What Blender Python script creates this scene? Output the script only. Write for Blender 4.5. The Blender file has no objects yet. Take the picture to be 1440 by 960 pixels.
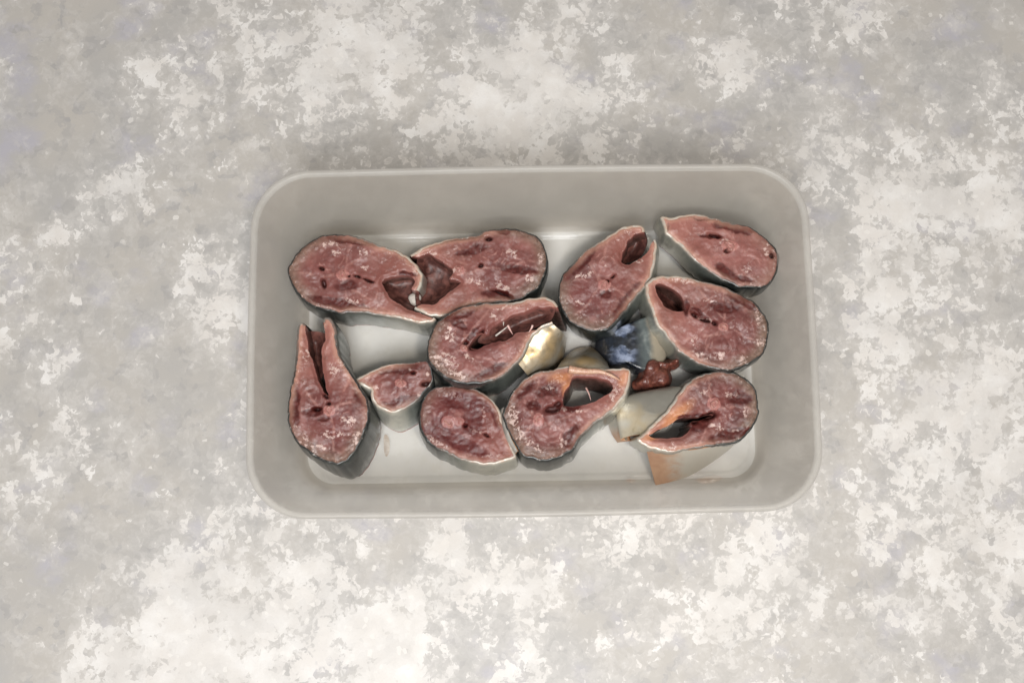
import bpy, math, random
import numpy as np
from mathutils import Vector, Matrix
from mathutils.geometry import delaunay_2d_cdt

S = bpy.context.scene
COL = S.collection
random.seed(4)

# ------------------------------------------------------------------ camera
CAM = np.array((-0.0084, -0.0557, 0.4233))
ROT = (math.radians(8.29), math.radians(-0.06), math.radians(-0.92))
FPX = 1500.0
cam = bpy.data.cameras.new('camera')
cam.sensor_width = 36.0
cam.lens = FPX / 1440 * 36
cam.clip_start, cam.clip_end = 0.01, 50
camo = bpy.data.objects.new('camera', cam)
camo.location = CAM
camo.rotation_euler = ROT
COL.objects.link(camo)
S.camera = camo

# ------------------------------------------------------------------ world, lamps, exposure
W = bpy.data.worlds.new('World')
S.world = W
W.use_nodes = True
W.node_tree.nodes['Background'].inputs['Color'].default_value = (1.0, 0.99, 0.98, 1)
W.node_tree.nodes['Background'].inputs['Strength'].default_value = 0.30
S.view_settings.view_transform = 'Standard'
S.view_settings.look = 'None'
S.view_settings.exposure = 0.0
S.view_settings.gamma = 1.0


def area(name, loc, aim, sx, sy, power, col):
    l = bpy.data.lights.new(name, 'AREA')
    l.shape = 'RECTANGLE'
    l.size, l.size_y = sx, sy
    l.energy = power
    l.color = col
    o = bpy.data.objects.new(name, l)
    o.location = loc
    o.rotation_euler = (Vector(aim) - Vector(loc)).to_track_quat('-Z', 'Y').to_euler()
    COL.objects.link(o)
    return o


area('window_light', (-0.06, -0.40, 0.82), (-0.02, -0.06, 0), 0.40, 0.32, 7.7, (0.975, 0.985, 1.0))
area('ceiling_light', (0.26, -0.24, 1.2), (0, 0, 0), 0.12, 0.12, 4.6, (1.0, 0.92, 0.82))


# ------------------------------------------------------------------ helpers
def rotm():
    rx, ry, rz = ROT
    c, s = math.cos, math.sin
    X = np.array([[1, 0, 0], [0, c(rx), -s(rx)], [0, s(rx), c(rx)]])
    Y = np.array([[c(ry), 0, s(ry)], [0, 1, 0], [-s(ry), 0, c(ry)]])
    Z = np.array([[c(rz), -s(rz), 0], [s(rz), c(rz), 0], [0, 0, 1]])
    return Z @ Y @ X


RM = rotm()


def at(px, z):
    """survey: a point read off the photograph (pixels) -> the place at height z mm; returns mm"""
    px = np.atleast_2d(np.array(px, float))
    d = np.stack([(px[:, 0] - 720) / FPX, -(px[:, 1] - 480) / FPX, -np.ones(len(px))], 1) @ RM.T
    z = np.broadcast_to(np.asarray(z, float), (len(px),))
    t = (z * 1e-3 - CAM[2]) / d[:, 2]
    return (CAM + d * t[:, None]) * 1e3


def _h(i, j, k, seed):
    n = (i * 374761393 + j * 668265263 + k * 2147483647 + seed * 1274126177) & 0xffffffff
    n = ((n ^ (n >> 13)) * 1274126177) & 0xffffffff
    return ((n ^ (n >> 16)) & 0xffff) / 65535.0


def vnoise(x, y, seed=0):
    xi, yi = np.floor(x).astype(np.int64), np.floor(y).astype(np.int64)
    fx, fy = x - xi, y - yi
    fx, fy = fx * fx * (3 - 2 * fx), fy * fy * (3 - 2 * fy)
    a, b = _h(xi, yi, 0, seed), _h(xi + 1, yi, 0, seed)
    c, d = _h(xi, yi + 1, 0, seed), _h(xi + 1, yi + 1, 0, seed)
    return (a * (1 - fx) + b * fx) * (1 - fy) + (c * (1 - fx) + d * fx) * fy


def fbm(x, y, seed=0, o=4):
    r, a, t = 0, 1, 0
    for i in range(o):
        r = r + a * vnoise(x * 2 ** i, y * 2 ** i, seed + i * 7)
        t += a
        a *= 0.5
    return r / t - 0.5


def sstep(a, b, x):
    t = np.clip((x - a) / (b - a), 0, 1)
    return t * t * (3 - 2 * t)


def spline(p, closed, step):
    """Catmull-Rom through p, resampled at about `step`"""
    p = np.asarray(p, float)
    n = len(p)
    out = []
    for i in range(n if closed else n - 1):
        if closed:
            a, b, c, d = p[i - 1], p[i], p[(i + 1) % n], p[(i + 2) % n]
        else:
            a, b, c, d = p[max(i - 1, 0)], p[i], p[i + 1], p[min(i + 2, n - 1)]
        t = np.linspace(0, 1, 12, endpoint=False)[:, None]
        out.append(0.5 * (2 * b + (c - a) * t + (2 * a - 5 * b + 4 * c - d) * t ** 2 + (3 * b - a - 3 * c + d) * t ** 3))
    q = np.concatenate(out + ([] if closed else [p[-1:]]))
    if closed:
        q = np.concatenate([q, q[:1]])
    L = np.concatenate([[0], np.cumsum(np.linalg.norm(np.diff(q, axis=0), axis=1))])
    m = max(4, int(round(L[-1] / step)))
    s = np.linspace(0, L[-1], m + 1)
    r = np.stack([np.interp(s, L, q[:, k]) for k in range(q.shape[1])], 1)
    return r[:-1] if closed else r


def inside(poly, pts):
    x, y = pts[:, 0], pts[:, 1]
    r = np.zeros(len(pts), bool)
    n = len(poly)
    j = n - 1
    for i in range(n):
        xi, yi = poly[i]
        xj, yj = poly[j]
        c = ((yi > y) != (yj > y)) & (x < (xj - xi) * (y - yi) / ((yj - yi) + 1e-12) + xi)
        r ^= c
        j = i
    return r


def dist_poly(line, pts, closed):
    a = line if closed else line[:-1]
    b = np.roll(line, -1, 0) if closed else line[1:]
    best = np.full(len(pts), 1e9)
    for p, q in zip(a, b):
        d = q - p
        t = np.clip(((pts - p) @ d) / (d @ d + 1e-12), 0, 1)
        e = pts - (p + t[:, None] * d)
        best = np.minimum(best, (e * e).sum(1))
    return np.sqrt(best)


def area2(p):
    x, y = p[:, 0], p[:, 1]
    return (x * np.roll(y, -1) - np.roll(x, -1) * y).sum()


def fill(loop, holes, spacing, seed=0):
    """triangulate the inside of `loop` minus `holes` with a jittered grid of points"""
    loops = [loop] + list(holes)
    verts = np.concatenate(loops)
    edges = []
    k = 0
    for l in loops:
        edges += [(k + i, k + (i + 1) % len(l)) for i in range(len(l))]
        k += len(l)
    if spacing:
        lo, hi = loop.min(0), loop.max(0)
        gx, gy = np.arange(lo[0], hi[0], spacing), np.arange(lo[1], hi[1], spacing * 0.87)
        X, Y = np.meshgrid(gx, gy)
        X[1::2] += spacing / 2
        rng = np.random.default_rng(seed)
        g = np.stack([X.ravel(), Y.ravel()], 1) + rng.uniform(-.2, .2, (X.size, 2)) * spacing
        m = inside(loop, g)
        for h in holes:
            m &= ~inside(h, g)
        g = g[m]
        dmin = np.min([dist_poly(l, g, True) for l in loops], axis=0)
        verts = np.concatenate([verts, g[dmin > spacing * 0.55]])
    r = delaunay_2d_cdt([Vector(v) for v in verts], edges, [], 0, 1e-6)
    V = np.array([tuple(v) for v in r[0]])
    F = np.array([f for f in r[2] if len(f) == 3])
    c = V[F].mean(1)
    m = inside(loop, c)
    for h in holes:
        m &= ~inside(h, c)
    F = F[m]
    a = V[F]
    cr = (a[:, 1, 0] - a[:, 0, 0]) * (a[:, 2, 1] - a[:, 0, 1]) - (a[:, 1, 1] - a[:, 0, 1]) * (a[:, 2, 0] - a[:, 0, 0])
    F[cr < 0] = F[cr < 0][:, ::-1]
    return V, F


def mesh(name, V, F, mat, parent=None, origin=(0, 0, 0), attrs=None, smooth=True):
    """V in mm (world), stored in metres relative to origin (mm)"""
    me = bpy.data.meshes.new(name)
    P = (np.asarray(V, float) - np.asarray(origin, float)) * 1e-3
    me.from_pydata([tuple(p) for p in P], [], [tuple(int(i) for i in f) for f in F])
    me.update()
    if smooth:
        me.polygons.foreach_set('use_smooth', [True] * len(me.polygons))
    for k, v in (attrs or {}).items():
        a = me.attributes.new(k, 'FLOAT', 'POINT')
        a.data.foreach_set('value', np.ascontiguousarray(v, dtype=np.float32))
    me.materials.append(mat)
    o = bpy.data.objects.new(name, me)
    if parent:
        o.parent = parent
    else:
        o.location = np.asarray(origin) * 1e-3
    COL.objects.link(o)
    return o


def tag(o, label, cat, group=None, kind=None):
    if label:
        o['label'] = label
    if cat:
        o['category'] = cat
    if group:
        o['group'] = group
    if kind:
        o['kind'] = kind
    return o


def empty(name, origin):
    o = bpy.data.objects.new(name, None)
    o.empty_display_size = 0.01
    o.location = np.asarray(origin) * 1e-3
    COL.objects.link(o)
    return o


def srgb(r, g, b):
    f = lambda c: c / 12.92 if c <= 0.04045 else ((c + 0.055) / 1.055) ** 2.4
    return (f(r / 255), f(g / 255), f(b / 255), 1)


# ------------------------------------------------------------------ node helpers
class NT:
    def __init__(s, name):
        s.m = bpy.data.materials.new(name)
        s.m.use_nodes = True
        s.t = s.m.node_tree
        s.n = s.t.nodes
        s.b = s.n['Principled BSDF']
        s.out = s.n['Material Output']

    def link(s, a, b):
        s.t.links.new(a, b)

    def put(s, sock, v):
        if isinstance(v, bpy.types.NodeSocket):
            s.link(v, sock)
        else:
            sock.default_value = v

    def attr(s, name):
        n = s.n.new('ShaderNodeAttribute')
        n.attribute_name = name
        return n.outputs['Fac']

    def pos(s):
        n = s.n.new('ShaderNodeNewGeometry')
        return n.outputs['Position']

    def math(s, op, a, b=0.0, clamp=False):
        n = s.n.new('ShaderNodeMath')
        n.operation = op
        n.use_clamp = clamp
        s.put(n.inputs[0], a)
        s.put(n.inputs[1], b)
        return n.outputs[0]

    def step(s, x, lo, hi):
        n = s.n.new('ShaderNodeMapRange')
        n.interpolation_type = 'SMOOTHSTEP'
        s.put(n.inputs[0], x)
        n.inputs[1].default_value = lo
        n.inputs[2].default_value = hi
        return n.outputs[0]

    def noise(s, vec, scale, detail=3, rough=0.55, dist=0.0):
        n = s.n.new('ShaderNodeTexNoise')
        s.put(n.inputs['Vector'], vec)
        n.inputs['Scale'].default_value = scale
        n.inputs['Detail'].default_value = detail
        n.inputs['Roughness'].default_value = rough
        n.inputs['Distortion'].default_value = dist
        return n.outputs['Fac']

    def noisec(s, vec, scale, detail=3):
        n = s.n.new('ShaderNodeTexNoise')
        s.put(n.inputs['Vector'], vec)
        n.inputs['Scale'].default_value = scale
        n.inputs['Detail'].default_value = detail
        return n.outputs['Color']

    def voro(s, vec, scale, out='Position', feature='F1', rnd=1.0):
        n = s.n.new('ShaderNodeTexVoronoi')
        n.feature = feature
        s.put(n.inputs['Vector'], vec)
        n.inputs['Scale'].default_value = scale
        n.inputs['Randomness'].default_value = rnd
        return n.outputs[out]

    def vadd(s, a, b, k=1.0):
        n = s.n.new('ShaderNodeVectorMath')
        n.operation = 'MULTIPLY_ADD'
        s.put(n.inputs[0], b)
        n.inputs[1].default_value = (k, k, k)
        s.put(n.inputs[2], a)
        return n.outputs[0]

    def vmul(s, a, v):
        n = s.n.new('ShaderNodeVectorMath')
        n.operation = 'MULTIPLY'
        s.put(n.inputs[0], a)
        n.inputs[1].default_value = v
        return n.outputs[0]

    def mix(s, fac, a, b):
        n = s.n.new('ShaderNodeMix')
        n.data_type = 'RGBA'
        s.put(n.inputs[0], fac)
        s.put(n.inputs[6], a)
        s.put(n.inputs[7], b)
        return n.outputs[2]

    def bump(s, h, strength, dist):
        n = s.n.new('ShaderNodeBump')
        n.inputs['Strength'].default_value = strength
        n.inputs['Distance'].default_value = dist
        s.put(n.inputs['Height'], h)
        s.link(n.outputs[0], s.b.inputs['Normal'])
        return n

    def set(s, **k):
        for key, v in k.items():
            s.put(s.b.inputs[key.replace('_', ' ')], v)
        return s


# ------------------------------------------------------------------ materials
def mat_table():
    t = NT('mottled stone effect board')
    p = t.pos()
    w = t.attr('white')
    warp = t.vadd(p, t.noisec(p, 130, 3), 0.010)
    # chips: one value per irregular cell, so that the paint reads as torn flakes
    c1 = t.voro(warp, 520)
    n1 = t.noise(c1, 120, 5, 0.70)
    c2 = t.voro(t.vadd(p, t.noisec(p, 260, 2), 0.005), 800)
    n2 = t.noise(c2, 170, 4, 0.65)
    n3 = t.noise(p, 38, 4, 0.6)
    s = t.math('ADD', t.math('MULTIPLY', t.math('SUBTRACT', n1, 0.5), 1.55),
               t.math('MULTIPLY', t.math('SUBTRACT', n2, 0.5), 1.25))
    s = t.math('ADD', s, t.math('MULTIPLY', t.math('SUBTRACT', n3, 0.5), 0.55))
    s = t.math('ADD', s, t.math('ADD', t.math('MULTIPLY', w, 0.85), 0.045))
    hard = t.step(s, 0.49, 0.62)
    soft = t.step(t.math('ADD', s, t.math('MULTIPLY', t.math('SUBTRACT', t.noise(p, 60, 4, 0.6), 0.5), 0.8)), 0.05, 0.80)
    # greys
    g1 = t.mix(t.step(t.noise(p, 22, 3), 0.35, 0.65), srgb(164, 161, 157), srgb(172, 167, 160))
    g1 = t.mix(t.step(t.noise(t.vmul(p, (1, 1.2, 1)), 40, 4), 0.52, 0.72), g1, srgb(165, 162, 167))
    g1 = t.mix(t.step(t.noise(c1, 140, 3), 0.5, 0.72), g1, srgb(156, 153, 150))
    g1 = t.mix(t.math('MULTIPLY', soft, 0.75), g1, srgb(194, 190, 185))
    wh = t.mix(t.step(t.noise(p, 90, 4), 0.35, 0.7), srgb(206, 201, 195), srgb(217, 214, 210))
    wh = t.mix(t.step(t.noise(c2, 420, 2), 0.60, 0.74), wh, srgb(207, 203, 198))
    col = t.mix(t.math('MULTIPLY', hard, t.math('ADD', 0.35, t.math('MULTIPLY', t.step(t.noise(c1, 60, 3), 0.35, 0.65), 0.55))), g1, wh)
    # small loose flakes and dark specks
    fl = t.step(t.math('ADD', t.noise(t.voro(p, 600), 330, 3, 0.6), t.math('MULTIPLY', w, 0.10)), 0.70, 0.735)
    col = t.mix(t.math('MULTIPLY', fl, 0.55), col, srgb(216, 212, 206))
    dk = t.step(t.noise(p, 520, 2), 0.735, 0.79)
    col = t.mix(t.math('MULTIPLY', dk, 0.45), col, srgb(140, 134, 128))
    gr = t.noise(p, 1500, 2)
    col = t.mix(t.math('MULTIPLY', t.step(gr, 0.45, 0.8), 0.10), col, srgb(150, 147, 143))
    t.set(Base_Color=col, Roughness=0.46, Specular_IOR_Level=0.42)
    t.bump(t.math('ADD', t.math('MULTIPLY', hard, 0.6), t.math('MULTIPLY', gr, 0.5)), 0.10, 0.0004)
    return t.m


def mat_plastic(name, trans=0.30, alb=(0.50, 0.485, 0.45, 1), gloss=0.30, clear=0.10):
    """milky polypropylene: scattering shell, part of the light passes through"""
    t = NT(name)
    p = t.pos()
    n = t.noise(p, 60, 3)
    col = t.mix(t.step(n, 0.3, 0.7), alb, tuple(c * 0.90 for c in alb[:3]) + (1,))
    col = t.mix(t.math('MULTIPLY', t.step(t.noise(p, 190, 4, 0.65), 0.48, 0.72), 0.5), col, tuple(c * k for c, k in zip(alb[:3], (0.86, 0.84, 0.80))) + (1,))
    t.set(Base_Color=col, Roughness=gloss, Specular_IOR_Level=0.45)
    t.bump(t.math('ADD', t.math('MULTIPLY', t.noise(p, 900, 3), 0.05), t.math('MULTIPLY', t.noise(p, 55, 3), 1.0)), 0.35, 0.0016)
    tl = t.n.new('ShaderNodeBsdfTranslucent')
    tl.inputs['Color'].default_value = (0.93, 0.915, 0.885, 1)
    m1 = t.n.new('ShaderNodeMixShader')
    m1.inputs[0].default_value = trans
    t.link(t.b.outputs[0], m1.inputs[1])
    t.link(tl.outputs[0], m1.inputs[2])
    tr = t.n.new('ShaderNodeBsdfTransparent')
    tr.inputs['Color'].default_value = (0.98, 0.972, 0.955, 1)
    m2 = t.n.new('ShaderNodeMixShader')
    m2.inputs[0].default_value = clear
    t.link(m1.outputs[0], m2.inputs[1])
    t.link(tr.outputs[0], m2.inputs[2])
    t.link(m2.outputs[0], t.out.inputs['Surface'])
    return t.m


def mat_flesh(name, tint=0.0):
    t = NT(name)
    p = t.pos()
    edge, ven, dors = t.attr('edge'), t.attr('ven'), t.attr('dors')
    blood, pale, pit, bone, ring = t.attr('blood'), t.attr('pale'), t.attr('pit'), t.attr('bone'), t.attr('ring')
    warm = t.attr('warm')
    wp = t.vadd(p, t.noisec(p, 350, 3), 0.0018)
    nA = t.noise(wp, 110, 4, 0.55)
    nB = t.noise(wp, 600, 4, 0.62)
    nC = t.noise(p, 1700, 3, 0.6)
    col = t.mix(t.step(nA, 0.32, 0.68), srgb(92, 53, 50), srgb(130, 85, 78))
    nD = t.noise(wp, 75, 3, 0.5)
    deep = t.step(t.math('ADD', edge, t.math('MULTIPLY', t.math('SUBTRACT', nA, 0.5), 9.0)), 3.0, 10.5)
    col = t.mix(t.math('MULTIPLY', deep, 0.60), col, t.mix(nB, srgb(86, 38, 37), srgb(118, 64, 60)))
    col = t.mix(t.math('MULTIPLY', t.step(nD, 0.50, 0.66), 0.55), col, srgb(154, 102, 96))
    col = t.mix(t.math('MULTIPLY', t.step(t.math('MULTIPLY', nD, -1.0), -0.46, -0.32), 0.55), col, srgb(110, 56, 52))
    col = t.mix(t.math('MULTIPLY', t.step(nB, 0.48, 0.78), 0.35), col, srgb(106, 54, 50))
    # cut muscle blocks: faint pale septa, rings round the block centres
    rr = t.math('ADD', ring, t.math('MULTIPLY', t.math('SUBTRACT', nA, 0.5), 5.0))
    sn = t.math('SINE', t.math('MULTIPLY', rr, 2.9))
    rl = t.math('MULTIPLY', t.step(sn, 0.55, 1.0), t.step(nB, 0.40, 0.60))
    rl = t.math('MULTIPLY', rl, t.step(t.math('MULTIPLY', ring, -1.0), -9.5, -3.0))
    rl = t.math('MULTIPLY', rl, t.step(t.noise(p, 190, 2), 0.46, 0.60))
    col = t.mix(t.math('MULTIPLY', rl, 0.45), col, srgb(192, 146, 134))
    # pale membranes between the muscle blocks
    sep = t.attr('sept')
    sl = t.math('ADD', sep, t.math('MULTIPLY', t.math('SUBTRACT', nB, 0.5), 1.6))
    sl = t.math('MULTIPLY', t.step(t.math('MULTIPLY', sl, -1.0), -0.75, -0.05), t.step(t.noise(p, 330, 2), 0.36, 0.55))
    col = t.mix(t.math('MULTIPLY', sl, 0.32), col, srgb(196, 150, 138))
    # grey brown under the dark back
    col = t.mix(t.math('MULTIPLY', dors, 0.85), col, t.mix(t.step(nB, 0.35, 0.7), srgb(98, 82, 70), srgb(132, 110, 95)))
    # orange tinge towards the belly
    col = t.mix(t.math('MULTIPLY', t.step(ven, 0.35, 1.0), 0.55), col, srgb(166, 110, 95))
    col = t.mix(t.math('MULTIPLY', warm, 0.8), col, t.mix(nB, srgb(186, 112, 66), srgb(206, 150, 108)))
    tone = t.attr('tone')
    col = t.mix(t.math('MULTIPLY', t.math('MAXIMUM', tone, 0.0), 0.6), col, t.mix(nA, srgb(84, 34, 32), srgb(118, 60, 56)))
    col = t.mix(t.math('MULTIPLY', t.math('MAXIMUM', t.math('MULTIPLY', tone, -1.0), 0.0), 0.6), col, t.mix(nA, srgb(140, 86, 79), srgb(160, 106, 97)))
    # dark muscle
    bl = t.step(t.math('ADD', blood, t.math('MULTIPLY', t.math('SUBTRACT', nB, 0.5), 0.7)), 0.08, 0.58)
    bcol = t.mix(t.step(nB, 0.35, 0.7), srgb(64, 19, 16), srgb(88, 34, 28))
    col = t.mix(t.math('MULTIPLY', bl, 0.95), col, bcol)
    # bone
    bn = t.step(t.math('ADD', bone, t.math('MULTIPLY', t.math('SUBTRACT', nB, 0.5), 0.8)), 0.35, 0.6)
    col = t.mix(t.math('MULTIPLY', bn, 0.85), col, t.mix(t.step(nC, 0.4, 0.7), srgb(156, 100, 94), srgb(184, 134, 124)))
    # pale rim of the belly wall
    lp = t.math('MULTIPLY', t.step(t.math('MULTIPLY', t.math('ADD', edge, t.math('MULTIPLY', nB, 1.6)), -1.0), -3.8, -0.9),
                t.step(ven, 0.12, 0.55))
    col = t.mix(t.math('MULTIPLY', lp, 0.62), col, srgb(198, 154, 134))
    # shreds of fat and torn fibre, with wet glints painted in as flecks
    st = t.vadd(t.vmul(wp, (1, 1, 1)), t.noisec(p, 900, 2), 0.0016)
    fs = t.noise(st, 820, 4, 0.55)
    fl = t.step(t.math('ADD', fs, t.math('MULTIPLY', pale, 0.235)), 0.68, 0.80)
    fl = t.math('MULTIPLY', fl, t.math('SUBTRACT', 1.0, t.math('MULTIPLY', bl, 0.5)))
    col = t.mix(t.math('MULTIPLY', fl, 0.72), col, srgb(208, 182, 172))
    # pits
    pt = t.step(t.math('ADD', pit, t.math('MULTIPLY', t.math('SUBTRACT', nB, 0.5), 0.7)), 0.35, 0.6)
    col = t.mix(t.math('MULTIPLY', pt, 0.85), col, srgb(52, 18, 17))
    if tint:
        col = t.mix(tint, col, srgb(104, 44, 44))
    ro = t.math('ADD', 0.30, t.math('MULTIPLY', t.step(nB, 0.3, 0.7), 0.22))
    t.set(Base_Color=col, Roughness=ro, Specular_IOR_Level=0.35, Subsurface_Weight=0.10,
          Subsurface_Radius=(1.0, 0.42, 0.3), Subsurface_Scale=0.0012, Coat_Weight=t.math('MULTIPLY', t.step(t.noise(p, 210, 3), 0.42, 0.62), t.math('SUBTRACT', 0.85, t.math('MULTIPLY', bl, 0.6))), Coat_Roughness=0.05)
    h = t.math('ADD', t.math('MULTIPLY', nB, 1.0), t.math('MULTIPLY', nC, 0.35))
    h = t.math('ADD', h, t.math('MULTIPLY', fl, 0.35))
    h = t.math('ADD', h, t.math('MULTIPLY', rl, 0.15))
    t.bump(h, 0.19, 0.0009)
    wb = t.n.new('ShaderNodeBump')
    wb.inputs['Strength'].default_value = 1.0
    wb.inputs['Distance'].default_value = 0.0012
    t.link(t.math('ADD', t.noise(wp, 420, 3, 0.5), t.math('MULTIPLY', nB, 0.5)), wb.inputs['Height'])
    t.link(wb.outputs[0], t.b.inputs['Coat Normal'])
    return t.m


def mat_skin():
    t = NT('mackerel skin')
    p = t.pos()
    ven, lip, dn = t.attr('ven'), t.attr('lip'), t.attr('down')
    n = t.noise(p, 260, 4, 0.6)
    v = t.math('ADD', ven, t.math('MULTIPLY', t.math('SUBTRACT', n, 0.5), 0.25))
    dark = t.mix(t.step(n, 0.4, 0.65), srgb(30, 34, 34), srgb(50, 55, 53))
    mid = srgb(112, 116, 110)
    bel = t.mix(t.step(n, 0.35, 0.7), srgb(186, 184, 172), srgb(166, 165, 156))
    col = t.mix(t.step(v, 0.24, 0.52), dark, mid)
    col = t.mix(t.step(v, 0.50, 0.80), col, bel)
    lc = t.mix(t.step(v, 0.22, 0.50), srgb(56, 50, 45), srgb(136, 98, 84))
    lc = t.mix(t.step(v, 0.50, 0.85), lc, srgb(186, 148, 124))
    fk = t.step(t.noise(p, 700, 3), 0.60, 0.68)
    lc = t.mix(t.math('MULTIPLY', fk, 0.7), lc, srgb(216, 204, 192))
    lm = t.math('MULTIPLY', lip, t.math('ADD', 0.25, t.math('MULTIPLY', t.step(t.noise(p, 330, 3, 0.6), 0.40, 0.62), 0.5)))
    col = t.mix(lm, col, lc)
    met = t.math('MULTIPLY', t.math('SUBTRACT', 1.0, lip), t.math('ADD', 0.12, t.math('MULTIPLY', t.step(v, 0.2, 0.7), 0.42)))
    t.set(Base_Color=col, Roughness=0.30, Metallic=met, Specular_IOR_Level=0.5, Coat_Weight=0.35, Coat_Roughness=0.1)
    t.bump(t.noise(p, 1300, 3), 0.20, 0.0003)
    return t.m


def mat_lining():
    t = NT('belly lining')
    p = t.pos()
    n = t.noise(p, 240, 4, 0.6, 1.0)
    dn = t.attr('down')
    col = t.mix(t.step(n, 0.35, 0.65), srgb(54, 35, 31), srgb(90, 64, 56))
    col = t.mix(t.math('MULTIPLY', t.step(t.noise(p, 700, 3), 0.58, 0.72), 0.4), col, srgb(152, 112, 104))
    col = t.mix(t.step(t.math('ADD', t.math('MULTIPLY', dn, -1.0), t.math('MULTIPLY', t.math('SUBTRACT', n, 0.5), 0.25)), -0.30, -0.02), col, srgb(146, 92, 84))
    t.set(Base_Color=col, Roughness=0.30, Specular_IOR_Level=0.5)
    t.bump(t.noise(p, 500, 3), 0.4, 0.0005)
    return t.m


def mat_infill():
    t = NT('dark gut membrane')
    p = t.pos()
    n = t.noise(p, 300, 4, 0.6, 1.0)
    col = t.mix(t.step(n, 0.35, 0.7), srgb(68, 40, 36), srgb(112, 72, 64))
    t.set(Base_Color=col, Roughness=0.42, Specular_IOR_Level=0.4)
    t.bump(n, 0.3, 0.0006)
    return t.m


def mat_flap(name, cA, cB, cC, met, far=None, grain=0.7, brk=(0.46, 0.78)):
    """silver and gold belly wall seen from outside; attr 'cut' = cut edge, 'down' 0 lip .. 1 lower edge"""
    t = NT(name)
    p = t.pos()
    cut, dn = t.attr('cut'), t.attr('down')
    n = t.noise(p, 220, 4, 0.6, 0.6)
    n2 = t.noise(p, 90, 2)
    col = t.mix(t.step(n2, 0.35, 0.65), cA, cB)
    col = t.mix(t.math('MULTIPLY', t.step(n, 0.45, 0.75), grain), col, cC)
    av = t.math('ADD', t.attr('along'), t.math('MULTIPLY', t.math('SUBTRACT', n, 0.5), 0.35))
    if far:
        col = t.mix(t.step(av, brk[0], brk[1]), far, col)
    cc = t.mix(t.step(t.noise(p, 500, 3), 0.35, 0.7), srgb(150, 96, 62), srgb(214, 160, 112))
    col = t.mix(cut, col, cc)
    met = t.math('MULTIPLY', t.math('SUBTRACT', 1.0, cut), met)
    t.set(Base_Color=col, Roughness=0.36, Metallic=met, Specular_IOR_Level=0.6, Coat_Weight=0.2, Coat_Roughness=0.1)
    t.bump(t.noise(p, 420, 2), 0.16, 0.0004)
    return t.m


def mat_simple(name, c1, c2, scale, rough=0.35, bump=0.4, coat=0.2, sss=0.0):
    t = NT(name)
    p = t.pos()
    n = t.noise(p, scale, 4, 0.6, 0.5)
    t.set(Base_Color=t.mix(t.step(n, 0.35, 0.68), c1, c2), Roughness=rough, Coat_Weight=coat, Coat_Roughness=0.1)
    if sss:
        t.set(Subsurface_Weight=sss, Subsurface_Scale=0.001, Subsurface_Radius=(1, .4, .3))
    t.bump(t.noise(p, scale * 2.5, 3), bump, 0.0005)
    return t.m


def mat_back():
    """blue black mottled back turning to beige belly (attr 'across' 0..1)"""
    t = NT('mackerel back')
    p = t.pos()
    a = t.attr('across')
    cut = t.attr('cut')
    wp = t.vadd(p, t.noisec(p, 260, 3), 0.004)
    mp = t.n.new('ShaderNodeMapping')
    t.link(wp, mp.inputs['Vector'])
    mp.inputs['Rotation'].default_value = (0, 0, math.radians(38))
    mp.inputs['Scale'].default_value = (0.75, 1.5, 1)
    bars = t.noise(mp.outputs[0], 150, 3, 0.5)
    pat = t.math('MULTIPLY', t.math('MULTIPLY', t.step(bars, 0.46, 0.60), t.step(a, 0.08, 0.34)), t.math('SUBTRACT', 1.0, t.step(a, 0.42, 0.58)))  # bars painted pale only mid-back, standing in for the highlight there
    dark = t.mix(t.step(t.noise(p, 500, 3), 0.4, 0.7), srgb(14, 18, 26), srgb(28, 35, 46))
    blue = t.mix(t.step(t.noise(p, 300, 3), 0.35, 0.65), srgb(66, 78, 102), srgb(140, 150, 172))
    col = t.mix(pat, dark, blue)
    av = t.math('ADD', a, t.math('MULTIPLY', t.math('SUBTRACT', t.noise(p, 200, 3), 0.5), 0.12))
    col = t.mix(t.step(av, 0.50, 0.64), col, t.mix(t.step(av, 0.66, 0.78), srgb(84, 92, 92), srgb(160, 150, 132)))
    col = t.mix(t.step(av, 0.88, 1.0), col, srgb(112, 104, 92))
    col = t.mix(t.step(t.math('MULTIPLY', av, -1), -0.12, 0.0), col, srgb(24, 25, 30))
    col = t.mix(cut, col, t.mix(t.noise(p, 500, 3), srgb(70, 32, 28), srgb(128, 72, 60)))
    t.set(Base_Color=col, Roughness=0.34, Metallic=0.12, Coat_Weight=0.4, Coat_Roughness=0.16)
    t.bump(t.noise(p, 700, 2), 0.12, 0.0003)
    return t.m


M_TABLE = mat_table()
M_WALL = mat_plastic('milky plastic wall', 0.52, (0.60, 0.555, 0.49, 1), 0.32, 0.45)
M_BASE = mat_plastic('milky plastic base', 0.24, (0.97, 0.96, 0.925, 1), 0.14, 0.46)  # same plastic as the wall, colour brightened for light off the white board
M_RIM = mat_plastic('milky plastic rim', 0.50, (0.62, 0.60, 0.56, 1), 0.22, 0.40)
M_FLESH = mat_flesh('cut mackerel flesh')
M_FLESHD = mat_flesh('cut mackerel flesh dark', 0.30)
M_SKIN = mat_skin()
M_LINING = mat_lining()
M_INFILL = mat_infill()
M_FLAP = mat_flap('silver belly wall', srgb(186, 178, 162), srgb(178, 152, 110), srgb(128, 116, 94), 0.5)
M_FLAPC = mat_flap('copper belly wall', srgb(166, 122, 96), srgb(184, 148, 120), srgb(146, 102, 76), 0.15, srgb(178, 172, 160), 0.3, (0.55, 0.88))
M_FLAPG = mat_flap('gold belly wall', srgb(200, 194, 180), srgb(198, 178, 140), srgb(160, 146, 122), 0.4, srgb(146, 142, 132))
M_FRAY = mat_flap('frayed silver skin', srgb(170, 168, 160), srgb(120, 116, 108), srgb(214, 206, 196), 0.2)
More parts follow.
